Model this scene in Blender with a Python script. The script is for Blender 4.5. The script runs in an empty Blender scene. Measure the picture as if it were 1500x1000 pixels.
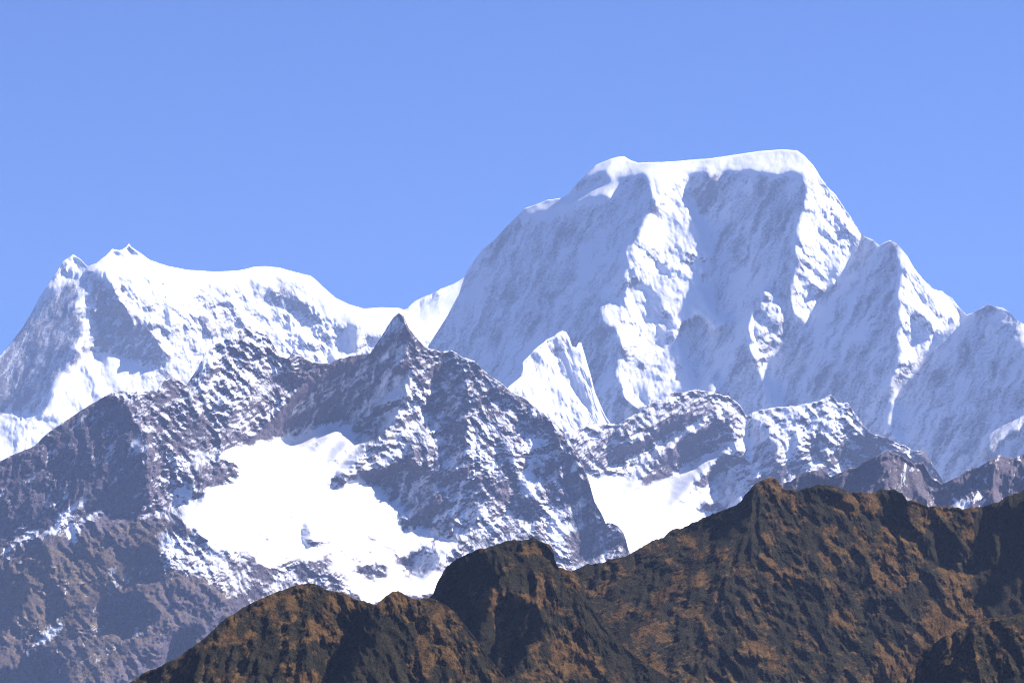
import bpy, math
import numpy as np

# ----------------------------------------------------------------- camera, sky, sun, exposure
C = bpy.context.scene
HFOV = 14.0
PITCH = 8.0
FPX = 750.0 / math.tan(math.radians(HFOV / 2))          # focal length in photo pixels (1500 wide)
CAM_Z = 1.7
cd = bpy.data.cameras.new('camera')
cam = bpy.data.objects.new('camera', cd)
C.collection.objects.link(cam)
cam.location = (0, 0, CAM_Z)
cam.rotation_euler = (math.radians(90 + PITCH), 0, 0)
cd.sensor_fit = 'HORIZONTAL'
cd.angle = math.radians(HFOV)
cd.clip_start = 1.0
cd.clip_end = 200000.0
C.camera = cam

SUN_EL, SUN_AZ = 42.0, 66.0                               # azimuth from +Y towards +X
w = bpy.data.worlds.new('World')
C.world = w
w.use_nodes = True
nt = w.node_tree
bg = nt.nodes['Background']
sky = nt.nodes.new('ShaderNodeTexSky')
sky.sky_type = 'NISHITA'
sky.sun_disc = False
sky.sun_elevation = math.radians(SUN_EL)
sky.sun_rotation = math.radians(SUN_AZ)
sky.altitude = 5500
sky.air_density = 1.0
sky.dust_density = 0.0
sky.ozone_density = 3.0
nt.links.new(sky.outputs[0], bg.inputs[0])
tint = nt.nodes.new('ShaderNodeMix'); tint.data_type = 'RGBA'; tint.blend_type = 'MULTIPLY'
tint.inputs[0].default_value = 1.0
tint.inputs[7].default_value = (0.39, 0.605, 1.0, 1)
nt.links.new(sky.outputs[0], tint.inputs[6]); nt.links.new(tint.outputs[2], bg.inputs[0])
bg.inputs[1].default_value = 0.064

sl = bpy.data.lights.new('sun', 'SUN')
sl.energy = 5.0
sl.angle = math.radians(0.5)
sl.color = (1.0, 0.93, 0.90)
sun = bpy.data.objects.new('sun', sl)
C.collection.objects.link(sun)
from mathutils import Vector
e, a = math.radians(SUN_EL), math.radians(SUN_AZ)
SDIR = Vector((math.cos(e) * math.sin(a), math.cos(e) * math.cos(a), math.sin(e)))
sun.rotation_euler = SDIR.to_track_quat('Z', 'Y').to_euler()
sun.location = (3000, 0, 5000)

C.view_settings.view_transform = 'Standard'
C.view_settings.look = 'None'
C.view_settings.exposure = 1.4
C.view_settings.gamma = 1.0
C.cycles.use_denoising = True
C.cycles.pixel_filter_type = 'BLACKMAN_HARRIS'
C.cycles.filter_width = 1.1
C.cycles.denoiser = 'OPENIMAGEDENOISE'
C.cycles.denoising_prefilter = 'NONE'
C.cycles.max_bounces = 5
C.cycles.diffuse_bounces = 3
C.cycles.volume_bounces = 0

# ----------------------------------------------------------------- noise
_r = np.random.RandomState(7)
PERM = _r.permutation(4096).astype(np.int32)
GANG = _r.rand(4096) * 2 * math.pi
GX, GY = np.cos(GANG).astype(np.float32), np.sin(GANG).astype(np.float32)


def perlin(x, y, seed=0):
    xi = np.floor(x).astype(np.int32); yi = np.floor(y).astype(np.int32)
    xf = (x - xi).astype(np.float32); yf = (y - yi).astype(np.float32)
    u = xf * xf * xf * (xf * (xf * 6 - 15) + 10)
    v = yf * yf * yf * (yf * (yf * 6 - 15) + 10)

    def g(ix, iy, fx, fy):
        h = PERM[(PERM[(ix + seed * 131) & 4095] + iy) & 4095]
        return GX[h] * fx + GY[h] * fy
    a = g(xi, yi, xf, yf); b = g(xi + 1, yi, xf - 1, yf)
    c = g(xi, yi + 1, xf, yf - 1); d = g(xi + 1, yi + 1, xf - 1, yf - 1)
    return ((a + u * (b - a)) * (1 - v) + (c + u * (d - c)) * v) * 1.5


def fbm(x, y, octs, seed=0, gain=0.5):
    s = 0; a = 1.0
    for k in range(octs):
        s = s + a * perlin(x, y, seed + k * 7)
        x = x * 2.03 + 17.3; y = y * 2.03 - 9.1; a *= gain
    return s


def ridged(x, y, octs, seed=0, gain=0.5):
    """sharp crests; about -0.5 .. 0.5"""
    s = 0; a = 1.0; prev = 1.0; tot = 0
    for k in range(octs):
        n = 1 - np.abs(perlin(x, y, seed + k * 5)) * 1.6
        n = n * n * (0.35 + 0.65 * np.clip(prev, 0, 1)) if k else n * n
        s = s + a * n; prev = n; tot += a
        x = x * 2.07 + 5.2; y = y * 2.07 + 1.3; a *= gain
    return s / tot - 0.4


_h = _r.rand(4096).astype(np.float32) - .5


def tri(x, y, seed=0):
    """flat triangular facets with sharp creases"""
    xi = np.floor(x).astype(np.int32); yi = np.floor(y).astype(np.int32)
    u = (x - xi).astype(np.float32); v = (y - yi).astype(np.float32)

    def h(ix, iy):
        return _h[PERM[(PERM[(ix + seed * 173) & 4095] + iy) & 4095]]
    a = h(xi, yi); d = h(xi + 1, yi + 1); b = h(xi + 1, yi); c = h(xi, yi + 1)
    return np.where(u > v, a * (1 - u) + b * (u - v) + d * v, a * (1 - v) + c * (v - u) + d * u)


def crag(x, y, octs, seed=0, gain=.5):
    s = 0; a = 1.0
    for k in range(octs):
        s = s + a * tri(x, y, seed + 11 * k)
        x, y = (x * .8 - y * .6) * 2.1 + 3.7, (x * .6 + y * .8) * 2.1 - 8.3
        a *= gain
    return s


def smooth(t, a, b):
    t = np.clip((t - a) / (b - a), 0, 1)
    return t * t * (3 - 2 * t)

# ----------------------------------------------------------------- plan maps (photo pixel units, the unit in which the survey is kept)
X0, X1, Y0, Y1, H = -200, 1700, 150, 1150, 2.0
NX, NY = int((X1 - X0) / H), int((Y1 - Y0) / H)
MX, MY = np.meshgrid(X0 + (np.arange(NX) + .5) * H, Y0 + (np.arange(NY) + .5) * H)


def warpxy(x, y):
    return (x + 5 * fbm(x / 36, y / 36, 5, 3, .62) + 3.5 * fbm(x / 13, y / 13, 3, 5, .6),
            y + 5 * fbm(x / 36, y / 36, 5, 43, .62) + 3.5 * fbm(x / 13, y / 13, 3, 45, .6))


WX, WY = warpxy(MX, MY)


def inside(poly, x=None, y=None):
    x = WX if x is None else x; y = WY if y is None else y
    p = np.array(poly, float)
    r = np.zeros(x.shape, bool)
    x0, y0 = p.min(0) - 1; x1, y1 = p.max(0) + 1
    sel = (x > x0) & (x < x1) & (y > y0) & (y < y1)
    xs, ys = x[sel], y[sel]
    rs = np.zeros(xs.shape, bool)
    for k in range(len(p)):
        ax, ay = p[k]; bx, by = p[k - 1]
        if ay == by:
            continue
        c = ((ay > ys) != (by > ys)) & (xs < (bx - ax) * (ys - ay) / (by - ay) + ax)
        rs ^= c
    r[sel] = rs
    return r


def blur(m, r):
    """gaussian-like, radius in photo pixels"""
    n = max(1, int(round(r / H)))
    for ax in (0, 1):
        for _ in range(3):
            pad = [(0, 0), (0, 0)]; pad[ax] = (n + 1, n)
            c = np.cumsum(np.pad(m, pad, mode='edge'), axis=ax)
            if ax == 0:
                m = (c[2 * n + 1:] - c[:-2 * n - 1]) / (2 * n + 1)
            else:
                m = (c[:, 2 * n + 1:] - c[:, :-2 * n - 1]) / (2 * n + 1)
    return m


def relief(gx, gy, crest, mmin=-.17, wo=.035):
    """surface whose slope towards the sun follows the facets exactly, its slope across them loosely"""
    sx, sy, sz = SDIR.x, SDIR.y, SDIR.z
    L = math.hypot(sx, sz); cx, cy = sx / L, -sz / L          # towards the sun, on the map (y down)
    gj = -gy
    m = gx * sx + gy * sz - sy
    m = np.where(m < 0, np.clip(m, mmin, mmin * .7), m)
    ms = (m + sy) / L
    mo = -gx * cy + gj * cx                                   # across
    vx = ms * cx - mo * cy * wo; vy = ms * cy + mo * cx * wo  # A.g
    ux, uy = ms * cx - mo * cy, ms * cy + mo * cx
    ax, ay = ux.mean(), uy.mean()
    ms = ms - (ax * cx + ay * cy); mo = mo - (-ax * cy + ay * cx)
    vx = ms * cx - mo * cy * wo; vy = ms * cy + mo * cx * wo
    win = np.minimum(np.minimum(np.arange(NX), NX - 1 - np.arange(NX))[None] / 30., np.minimum(np.arange(NY), NY - 1 - np.arange(NY))[:, None] / 30.)
    win = np.clip(win, 0, 1)
    KX = 2 * math.pi * np.fft.rfftfreq(NX, H)[None]; KY = 2 * math.pi * np.fft.fftfreq(NY, H)[:, None]
    Fx, Fy = np.fft.rfft2(vx * win), np.fft.rfft2(vy * win)
    ks_, ko = KX * cx + KY * cy, -KX * cy + KY * cx
    den = ks_ ** 2 + wo * ko ** 2 + 1e-6; 
    F = -1j * (KX * Fx + KY * Fy) / den; F[0, 0] = 0
    f = np.fft.irfft2(F, s=(NY, NX)) + ax * MX + ay * MY
    # open slopes stand proud of the walls up-sun of them, so that they really catch the sun
    lit = (m > .15)[1:, :-1]
    f0 = f.copy()
    solid = (MY > crest - 2)[1:, :-1]
    step_ = H * math.sqrt(2) * sy / L
    hz = np.where(MY > crest - 2, f, 1e9)
    for _ in range(170):
        up = hz[:-1, 1:] - step_
        low = np.minimum(f[1:, :-1], up)
        f[1:, :-1] = np.where(lit & solid, np.minimum(low, up - .5 * H * math.sqrt(2)), f[1:, :-1])
        hz[1:, :-1] = np.where(solid, np.minimum(low, f[1:, :-1]), 1e9)
    f = f0 + blur(f - f0, 4)
    return f


def sample(m, x, y):
    fx = np.clip((x - X0) / H - .5, 0, NX - 1.001); fy = np.clip((y - Y0) / H - .5, 0, NY - 1.001)
    i = fx.astype(int); j = fy.astype(int); u = fx - i; v = fy - j
    return (m[j, i] * (1 - u) + m[j, i + 1] * u) * (1 - v) + (m[j + 1, i] * (1 - u) + m[j + 1, i + 1] * u) * v


def to_world(x, y, D):
    """photo pixel and horizontal distance to a point of the terrain"""
    t = math.radians(PITCH)
    a = (x - 750) / FPX; b = (500 - y) / FPX
    # camera ray: right*a + up*b + forward
    dy = math.cos(t) - b * math.sin(t); dz = math.sin(t) + b * math.cos(t)
    return np.stack([a / dy * D, D + 0 * x, dz / dy * D + CAM_Z], -1)

# ----------------------------------------------------------------- materials


def nd(t, typ, **kw):
    n = t.nodes.new(typ)
    for k, v in kw.items():
        setattr(n, k, v)
    return n


def ramp(t, src, p0, c0, p1, c1):
    r = nd(t, 'ShaderNodeValToRGB')
    r.color_ramp.elements[0].position = p0; r.color_ramp.elements[0].color = c0
    r.color_ramp.elements[1].position = p1; r.color_ramp.elements[1].color = c1
    t.links.new(src, r.inputs[0])
    return r.outputs[0]


def mixc(t, f, a, b):
    m = nd(t, 'ShaderNodeMix', data_type='RGBA')
    t.links.new(f, m.inputs[0])
    for k, s in ((6, a), (7, b)):
        if isinstance(s, tuple):
            m.inputs[k].default_value = s
        else:
            t.links.new(s, m.inputs[k])
    return m.outputs[2]


def math_(t, op, a, b=None, c=None):
    m = nd(t, 'ShaderNodeMath', operation=op)
    for k, s in enumerate((a, b, c)):
        if s is None:
            continue
        if isinstance(s, (int, float)):
            m.inputs[k].default_value = s
        else:
            t.links.new(s, m.inputs[k])
    return m.outputs[0]


def noise(t, vec, size, detail=4, rough=.6):
    n = nd(t, 'ShaderNodeTexNoise')
    n.inputs['Scale'].default_value = 1.0 / size
    n.inputs['Detail'].default_value = detail
    n.inputs['Roughness'].default_value = rough
    t.links.new(vec, n.inputs['Vector'])
    return n.outputs[0]


def terrain_mat(name, px, rock_a, rock_b, snow=(.86, .87, .90, 1), grass_a=(.10, .055, .025, 1), grass_b=(.17, .09, .035, 1),
                dark=(.03, .035, .03, 1), edge=.10, speck=.5, bump=.6, gs=1.0, spec=.2):
    """px: metres per photo pixel at this mountain"""
    m = bpy.data.materials.new(name); m.use_nodes = True
    t = m.node_tree; b = t.nodes['Principled BSDF']
    geo = nd(t, 'ShaderNodeNewGeometry'); pos = geo.outputs['Position']
    at = nd(t, 'ShaderNodeAttribute', attribute_name='snow').outputs['Fac']
    ag = nd(t, 'ShaderNodeAttribute', attribute_name='grass').outputs['Fac']
    n1 = noise(t, pos, gs * 7 * px, 6, .75); n2 = noise(t, pos, 60 * px, 4, .6); n3 = noise(t, pos, gs * 14 * px, 5, .7)
    rock = mixc(t, ramp(t, n1, .35, (0, 0, 0, 1), .65, (1, 1, 1, 1)), rock_a, rock_b)
    grass = mixc(t, ramp(t, n3, .4, (0, 0, 0, 1), .6, (1, 1, 1, 1)), grass_a, grass_b)
    gv = math_(t, 'ADD', ag, math_(t, 'MULTIPLY', math_(t, 'SUBTRACT', n3, .5), .6))
    gv = math_(t, 'ADD', gv, math_(t, 'MULTIPLY', math_(t, 'SUBTRACT', n1, .5), .5))
    gf = ramp(t, gv, .36, (0, 0, 0, 1), .68, (1, 1, 1, 1))
    ground = mixc(t, gf, rock, grass)
    sv = math_(t, 'ADD', at, math_(t, 'MULTIPLY', math_(t, 'SUBTRACT', n1, .5), speck))
    sf = ramp(t, sv, .5 - edge, (0, 0, 0, 1), .5 + edge, (1, 1, 1, 1))
    snowc = mixc(t, ramp(t, n2, .4, (0, 0, 0, 1), .6, (1, 1, 1, 1)), snow, tuple(c * .96 for c in snow[:3]) + (1,))
    col = mixc(t, sf, ground, snowc)
    t.links.new(col, b.inputs['Base Color'])
    b.inputs['Roughness'].default_value = .8
    b.inputs['Specular IOR Level'].default_value = spec
    bp = nd(t, 'ShaderNodeBump'); bp.inputs['Strength'].default_value = bump; bp.inputs['Distance'].default_value = 4 * px
    t.links.new(math_(t, 'MULTIPLY', n1, math_(t, 'SUBTRACT', 1.15, sf)), bp.inputs['Height'])
    t.links.new(bp.outputs[0], b.inputs['Normal'])
    return m


# ----------------------------------------------------------------- terrain builder
def make_mesh(name, P, faces, mat, attrs, label, cat, kind='structure', group=None):
    used = np.unique(faces)
    remap = -np.ones(len(P), np.int64); remap[used] = np.arange(len(used))
    f = remap[faces].astype(np.int32); co = P[used].astype(np.float32)
    base = np.array([co[:, 0].mean(), co[:, 1].mean(), co[:, 2].min()], np.float32)
    me = bpy.data.meshes.new(name)
    me.vertices.add(len(co)); me.vertices.foreach_set('co', (co - base).ravel())
    me.loops.add(f.size); me.loops.foreach_set('vertex_index', f.ravel())
    me.polygons.add(len(f))
    me.polygons.foreach_set('loop_start', np.arange(0, f.size, 4, dtype=np.int32))
    me.update(calc_edges=True)
    me.polygons.foreach_set('use_smooth', np.ones(len(f), bool))
    for k, v in attrs.items():
        at = me.attributes.new(k, 'FLOAT', 'POINT'); at.data.foreach_set('value', v.ravel()[used].astype(np.float32))
    me.materials.append(mat)
    o = bpy.data.objects.new(name, me); C.collection.objects.link(o)
    o.location = base.tolist()
    o['label'] = label; o['category'] = cat
    if kind: o['kind'] = kind
    if group: o['group'] = group
    return o


def terrain(name, label, cat, crest, bottom, dist, mat, gx0, gy0, facets=(), rough0=.5, rough=(), cover0=.6, cover=(),
            grass0=-1.0, grass=(), xr=(-160, 1660), crest_j=1.0, ks=.8, kn=.35, detail=1.0, soft=4, fields=(),
            back=(0.9, 1500), step=1.25, seed=1, stretch=2.2, macro=1.0, gauss=3, fs=1.0, flow=(), iso_k=.4, fine_k=1.5, vary=.7, gk=.25, gk2=0.0, mmin=-.17, strat=(0, 0, 1), k2=0.0):
    s = dist / FPX / math.cos(math.radians(PITCH))
    gx = np.full((NY, NX), float(gx0)); gy = np.full((NY, NX), float(gy0))
    for poly, a, b in facets:
        m = inside(poly); gx[m] = a; gy[m] = b
    gx, gy = blur(gx, soft), blur(gy, soft)
    cr = np.array(crest, float)
    F = relief(gx, gy, np.interp(MX[0], cr[:, 0], cr[:, 1])[None], mmin)
    F = F - sample(F, xr[0] * .5 + xr[1] * .5, 600.)
    rg = np.full((NY, NX), float(rough0))
    for poly, v in rough:
        rg[inside(poly)] = v
    rg = blur(rg, gauss)
    cv = np.full((NY, NX), float(cover0))
    for poly, v in cover:
        cv[inside(poly)] = v
    cv = blur(cv, gauss)
    gr = np.full((NY, NX), float(grass0))
    for poly, v in grass:
        gr[inside(poly)] = v
    gr = blur(gr, gauss)
    cr = np.array(crest, float)
    ni = int((xr[1] - xr[0]) / step) + 1
    xs = np.linspace(xr[0], xr[1], ni)
    top = np.interp(xs, cr[:, 0], cr[:, 1])
    rt = sample(rg, xs, top + 4)
    top = top + crest_j * rt * (4.5 * crag(xs / 19, xs * 0 + seed + .3, 2, seed, .5) + 2.6 * crag(xs / 6, xs * 0 + seed + .6, 3, seed + 3, .6))
    bt = np.interp(xs, *np.array(bottom, float).T) if not np.isscalar(bottom) else np.full(ni, float(bottom))
    bt = np.maximum(bt, top + 12)
    nj = int(max((bt - top)) / step) + 2
    tt = np.linspace(0, 1, nj) ** 1.0
    X = np.repeat(xs[None], nj, 0); Y = bt[None] + (top - bt)[None] * tt[:, None]
    # fall-line direction
    gxs, gys = blur(gx, 14), blur(gy, 14)
    th = np.degrees(np.arctan2(gxs * np.clip(gys, .3, 2) * 1.7, 1 + gxs ** 2))
    for poly, v in flow:
        m_ = blur(inside(poly).astype(float), 16)
        th = th * (1 - m_) + v * m_
    TH = sample(np.clip(th, -52, 52), X, Y); R = sample(rg, X, Y)
    R = R * np.clip(1 + vary * fbm(X / 45, Y / 45, 3, seed + 31), .25, 1.9)
    wx = X + 6 * fbm(X / 30, Y / 30, 3, seed + 60); wy = Y + 6 * fbm(X / 30, Y / 30, 3, seed + 70)
    cx_ = X + 5 * fbm(X / 110, Y / 110, 2, seed + 61); cy_ = Y + 5 * fbm(X / 110, Y / 110, 2, seed + 71)
    big = 0; fine = 0; streak = 0
    angs = (-52, -26, 0, 26, 52)
    for ang in angs:
        wgt = np.clip(1 - np.abs(TH - ang) / 26, 0, 1)
        if wgt.max() <= 0:
            continue
        sel = wgt > 0
        r = math.radians(ang); c_, s_ = math.cos(r), math.sin(r)
        px, py = wx[sel], wy[sel]
        # down the fall line: screen (sin, +cos)
        al = (px * s_ + py * c_) / stretch; ac = px * c_ - py * s_
        qx, qy = cx_[sel], cy_[sel]
        al2 = (qx * s_ + qy * c_) / stretch; ac2 = qx * c_ - qy * s_
        b_ = np.zeros(X.shape); f_ = np.zeros(X.shape); k_ = np.zeros(X.shape)
        b_[sel] = .4 * ridged(ac / 75, al / 75, 2, seed + 11, .5) + .75 * crag(ac2 / 52, al2 / 52, 2, seed + 17, .5)
        f_[sel] = crag(ac2 / 15 / fs, al2 / 15 / fs, 4, seed + 23, .5)
        k_[sel] = fbm(ac / 9, al / 22, 4, seed + 37, .65)
        if k2:
            k_[sel] += k2 * (.8 * fbm(ac / 26, al / 60, 4, seed + 39, .6) + 1.1 * ridged(ac / 15, al / 45, 4, seed + 49, .65) * np.clip(.45 + 1.1 * fbm(px / 85, py / 70, 2, seed + 57), 0, 1.3))
        big = big + wgt * b_; fine = fine + wgt * f_; streak = streak + wgt * k_
    iso = crag(cx_ / 24 / fs, cy_ / 21 / fs, 5, seed + 5, .52)
    amp = R * detail
    edge = np.clip((Y - top[None]) / 6, 0.5, 1)
    dD = -(macro * big * 70 * .38 * (.05 + .95 * amp) + fine * 15 * fs * fine_k * (.03 + amp) + iso * 24 * fs * iso_k * (.01 + amp)) * edge
    if strat[1]:
        r = math.radians(strat[0]); c_, s_ = math.cos(r), math.sin(r)
        lam = strat[2]
        q = crag((cx_ * c_ + cy_ * s_) / (lam * 5), (-cx_ * s_ + cy_ * c_) / lam, 3, seed + 77, .55)
        dD = dD - strat[1] * lam * q * amp
        ledge = q
    else:
        ledge = 0
    D = dist + s * (sample(F, X, Y) + dD)
    # rounding just under the crest
    D = D + s * 5 * (1 - np.clip(R * 5, 0, 1)) * np.exp(-(Y - top[None]) / 4.0)
    P = to_world(X, Y, D)
    # back slope
    nb = 26
    Pt = P[-1]; zt = Pt[:, 2] 
    k = (np.arange(1, nb + 1) / nb) ** 1.8
    rowsb = []
    for kk in k:
        run = kk * back[1]
        nzz = 30 * fbm(Pt[:, 0] / 150, run / 150 + Pt[:, 0] * 0, 4, seed + 90) * min(1, run / 60)
        rowsb.append(np.stack([Pt[:, 0], Pt[:, 1] + run, zt - back[0] * run + nzz], -1))
    # skirt down to the valley floor
    Pb = P[0]; rowsf = []
    nf = 10
    for q in range(nf, 0, -1):
        f = q / nf
        fall = f * (Pb[:, 2] + 25)
        nzz = 40 * fbm(Pb[:, 0] / 200, fall / 200, 3, seed + 95) * math.sin(math.pi * min(f, .5) )
        rowsf.append(np.stack([Pb[:, 0] * (Pb[:, 1] - fall * 1.25) / Pb[:, 1], Pb[:, 1] - fall * 1.25 - nzz, Pb[:, 2] - fall], -1))
    A = np.concatenate([np.array(rowsf), P, np.array(rowsb)], 0)
    # slope of the finished surface
    du = np.gradient(A, axis=1); dv = np.gradient(A, axis=0)
    N = np.cross(du, dv); N /= np.linalg.norm(N, axis=-1, keepdims=True) + 1e-9
    nz = N[nf:nf + nj, :, 2] * np.sign(-N[nf:nf + nj, :, 1] + 1e-9) if False else N[nf:nf + nj, :, 2]
    cov = sample(cv, X, Y)
    S = cov + ks * (nz - .42) * np.clip(R * 2, .3, 1) + kn * streak * (1 - np.clip(cov - 1.2, 0, 1)) + .4 * ledge
    G = sample(gr, X, Y) + .5 * (nz - .5) + gk * streak
    if gk2:
        G = G + gk2 * (fbm(wx / 30, wy / 34, 4, seed + 83, .6) + .15)
    def full(a, ef, eb):
        return np.concatenate([np.repeat(a[:1] * 0 + ef, nf, 0), a, np.repeat(a[-1:] * 0 + eb, nb, 0)], 0)
    S = np.concatenate([np.repeat(S[:1] * 0 - .5, nf, 0), S, np.repeat(S[-1:] - .1, nb, 0)], 0); G = np.concatenate([np.repeat(G[:1], nf, 0), G, np.repeat(G[-1:], nb, 0)], 0)
    S[:nf] = np.minimum(S[:nf], .45)
    nr = A.shape[0]
    idx = np.arange(nr * ni).reshape(nr, ni)
    faces = np.stack([idx[:-1, :-1], idx[:-1, 1:], idx[1:, 1:], idx[1:, :-1]], -1)
    fsel = np.zeros(faces.shape[:2], int)
    xc = .25 * (X[:-1, :-1] + X[:-1, 1:] + X[1:, 1:] + X[1:, :-1]); yc = .25 * (Y[:-1, :-1] + Y[:-1, 1:] + Y[1:, 1:] + Y[1:, :-1])
    wxc, wyc = warpxy(xc, yc)
    made = []
    for q, (fname, flabel, fcat, polys, holes) in enumerate(fields):
        mm = np.zeros(xc.shape, bool)
        for p in polys: mm |= inside(p, wxc, wyc)
        for p in holes: mm &= ~inside(p, wxc, wyc)
        sub = fsel[nf:nf + nj - 1]; sub[mm & (sub == 0)] = q + 1
    Pf = A.reshape(-1, 3)
    at = {'snow': S, 'grass': G}
    o = make_mesh(name, Pf, faces[fsel == 0].reshape(-1, 4), mat, at, label, cat)
    for q, (fname, flabel, fcat, polys, holes) in enumerate(fields):
        ff = faces[fsel == q + 1].reshape(-1, 4)
        if len(ff):
            make_mesh(fname, Pf, ff, mat, at, flabel, fcat)
    return o

# ----------------------------------------------------------------- the mountains
def px_m(d): return d / FPX

M_far = terrain_mat('far_snow_and_rock', px_m(17000), (.11, .105, .125, 1), (.24, .22, .26, 1), edge=.22, speck=1.0, bump=.5, gs=.65)
M_mid = terrain_mat('grey_rock_and_snow', px_m(9500), (.036, .030, .046, 1), (.17, .13, .165, 1), grass_a=(.060, .040, .028, 1), grass_b=(.14, .094, .052, 1), edge=.24, speck=.8, bump=.8, gs=.75)
M_dark = terrain_mat('dark_purple_rock', px_m(7600), (.055, .042, .065, 1), (.12, .09, .12, 1), grass_a=(.10, .07, .06, 1), grass_b=(.13, .09, .07, 1), edge=.1, speck=.7, bump=.8)
M_brown = terrain_mat('brown_grass_and_scrub', px_m(2250), (.011, .014, .009, 1), (.042, .033, .018, 1), grass_a=(.060, .036, .014, 1), grass_b=(.145, .082, .030, 1), edge=.1, speck=.6, bump=1.0, gs=.7, spec=.02)

# far snow saddle
terrain('snow_saddle', 'smooth pale snow slope rising behind the rock pinnacle to the left of the great summit', 'snow slope',
        [(500, 480), (570, 462), (596, 452), (608, 441), (617, 436), (645, 424), (666, 415), (682, 404), (720, 385), (780, 360), (820, 380)],
        640, 21000, M_far, .25, 1.3,
        facets=[([(595, 452), (682, 400), (820, 360), (820, 440), (659, 460), (625, 474), (610, 474)], -.12, .7),
                ([(590, 475), (610, 475), (659, 461), (700, 450), (700, 640), (560, 640)], .4, 1.4)],
        rough0=.08, cover0=1.3, rough=[([(590, 460), (617, 430), (660, 412), (662, 420), (620, 444)], .6)],
        cover=[([(590, 456), (617, 434), (650, 418), (652, 424), (620, 442)], .5)], xr=(480, 830), seed=3, back=(.8, 900))

# left snow massif
SL = [(-450, 800), (-170, 640), (-60, 570), (0, 521), (17, 501), (35, 477), (47, 456), (58, 435), (72, 414), (84, 398), (93, 382), (107, 373), (119, 381), (128, 391), (140, 386),
      (154, 374), (164, 365), (177, 365), (184, 362), (189, 356), (193, 362), (201, 368), (220, 381), (245, 389.5), (273, 395), (315, 398), (350, 396), (371, 391), (388, 390), (409, 392),
      (434, 399), (455, 404), (463, 410), (472, 419), (491, 436), (512, 446), (533, 452), (557, 450), (585, 451), (610, 462), (640, 490), (700, 540)]
terrain('snow_mountain', 'long white snow mountain with two jagged tips and a smooth curved crest, lower of the two great peaks', 'mountain',
        SL, [(-200, 760), (0, 740), (180, 640), (400, 580), (700, 600)], 18500, M_far, .6, .85,
        facets=[
            ([(130, 392), (189, 350), (250, 380), (390, 380), (480, 400), (560, 440), (620, 445), (620, 470), (560, 472), (500, 458), (460, 430), (440, 415), (390, 405), (360, 415), (300, 415), (245, 405), (200, 385), (150, 395)], .45, 1.3),
            ([(-170, 640), (-40, 545), (0, 515), (35, 470), (50, 440), (75, 425), (110, 412), (129, 394), (118, 425), (112, 442), (120, 470), (114, 498), (108, 519), (94, 543), (77, 557), (75, 575), (63, 603), (42, 608), (21, 608), (0, 594), (-60, 620)], -1.0, .7),
            ([(129, 394), (154, 400), (157, 421), (168, 445), (189, 463), (210, 484), (231, 505), (241, 533), (224, 540), (199, 537), (189, 522), (168, 521), (154, 528), (142, 512), (138, 470), (128, 445), (118, 435)], -1.0, .6),
            ([(494, 478), (519, 481), (519, 520), (496, 520)], -.5, .2),
            ([(540, 492), (560, 495), (557, 520), (540, 516)], -.4, .2),
            ([(400, 415), (418, 412), (445, 440), (470, 470), (455, 475), (428, 455), (405, 436)], -.15, .45),
        ],
        rough0=.38, rough=[
            ([(-170, 640), (-40, 545), (0, 515), (58, 430), (129, 394), (112, 442), (120, 470), (108, 519), (63, 603), (21, 608), (-60, 620)], .08),
            ([(130, 392), (189, 350), (250, 380), (390, 380), (480, 400), (560, 440), (640, 445), (640, 500), (560, 492), (500, 475), (460, 440), (430, 415), (390, 405), (360, 415), (300, 415), (245, 405), (200, 395)], .08),
            ([(80, 560), (120, 525), (190, 530), (220, 560), (100, 620), (60, 640)], .22),
            ([(84, 400), (93, 380), (107, 368), (128, 388), (120, 402), (80, 420)], .8),
            ([(140, 388), (164, 360), (189, 350), (203, 372), (215, 390), (195, 392), (180, 372), (165, 380)], .8),
            ([(160, 425), (180, 420), (215, 440), (240, 480), (262, 520), (243, 520), (215, 490), (185, 460)], .75),
            ([(250, 425), (290, 430), (350, 455), (365, 470), (340, 500), (300, 500), (262, 470)], .55),
            ([(390, 410), (425, 410), (450, 440), (475, 475), (500, 520), (420, 520), (400, 450)], .7),
        ],
        cover0=.86, cover=[
            ([(-170, 640), (-40, 545), (0, 515), (58, 440), (129, 394), (112, 442), (120, 470), (108, 519), (63, 603), (21, 608), (-60, 620)], .36),  # snow thinned on this shaded face to darken its shade
            ([(129, 394), (154, 400), (168, 445), (210, 484), (241, 533), (199, 533), (140, 505), (126, 445)], .44),  # second shaded face, its shade also deepened by thinner snow
            ([(130, 392), (189, 350), (250, 380), (390, 380), (480, 400), (560, 440), (640, 445), (640, 500), (560, 492), (500, 475), (460, 440), (430, 415), (390, 405), (360, 415), (300, 415), (245, 405), (200, 395)], 1.4),
            ([(84, 400), (93, 380), (107, 368), (128, 388), (120, 402), (80, 420)], .75),
            ([(182, 350), (195, 355), (203, 376), (198, 390), (186, 372)], .45),
            ([(160, 425), (180, 420), (215, 440), (240, 480), (245, 500), (215, 485), (185, 460)], .62),
            ([(297, 449), (330, 447), (367, 451), (364, 463), (343, 487), (315, 501), (297, 494), (286, 470)], .5),  # shade under the cornice, put into the colour as thinner snow
            ([(395, 414), (420, 412), (445, 440), (470, 470), (455, 475), (430, 460), (400, 440)], .48),
            ([(80, 560), (120, 525), (190, 530), (220, 560), (100, 620), (60, 640)], 1.2),
            ([(222, 532), (245, 535), (260, 560), (235, 570), (215, 560)], .55),
        ],
        xr=(-420, 700), seed=2, back=(.8, 1500))

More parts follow.
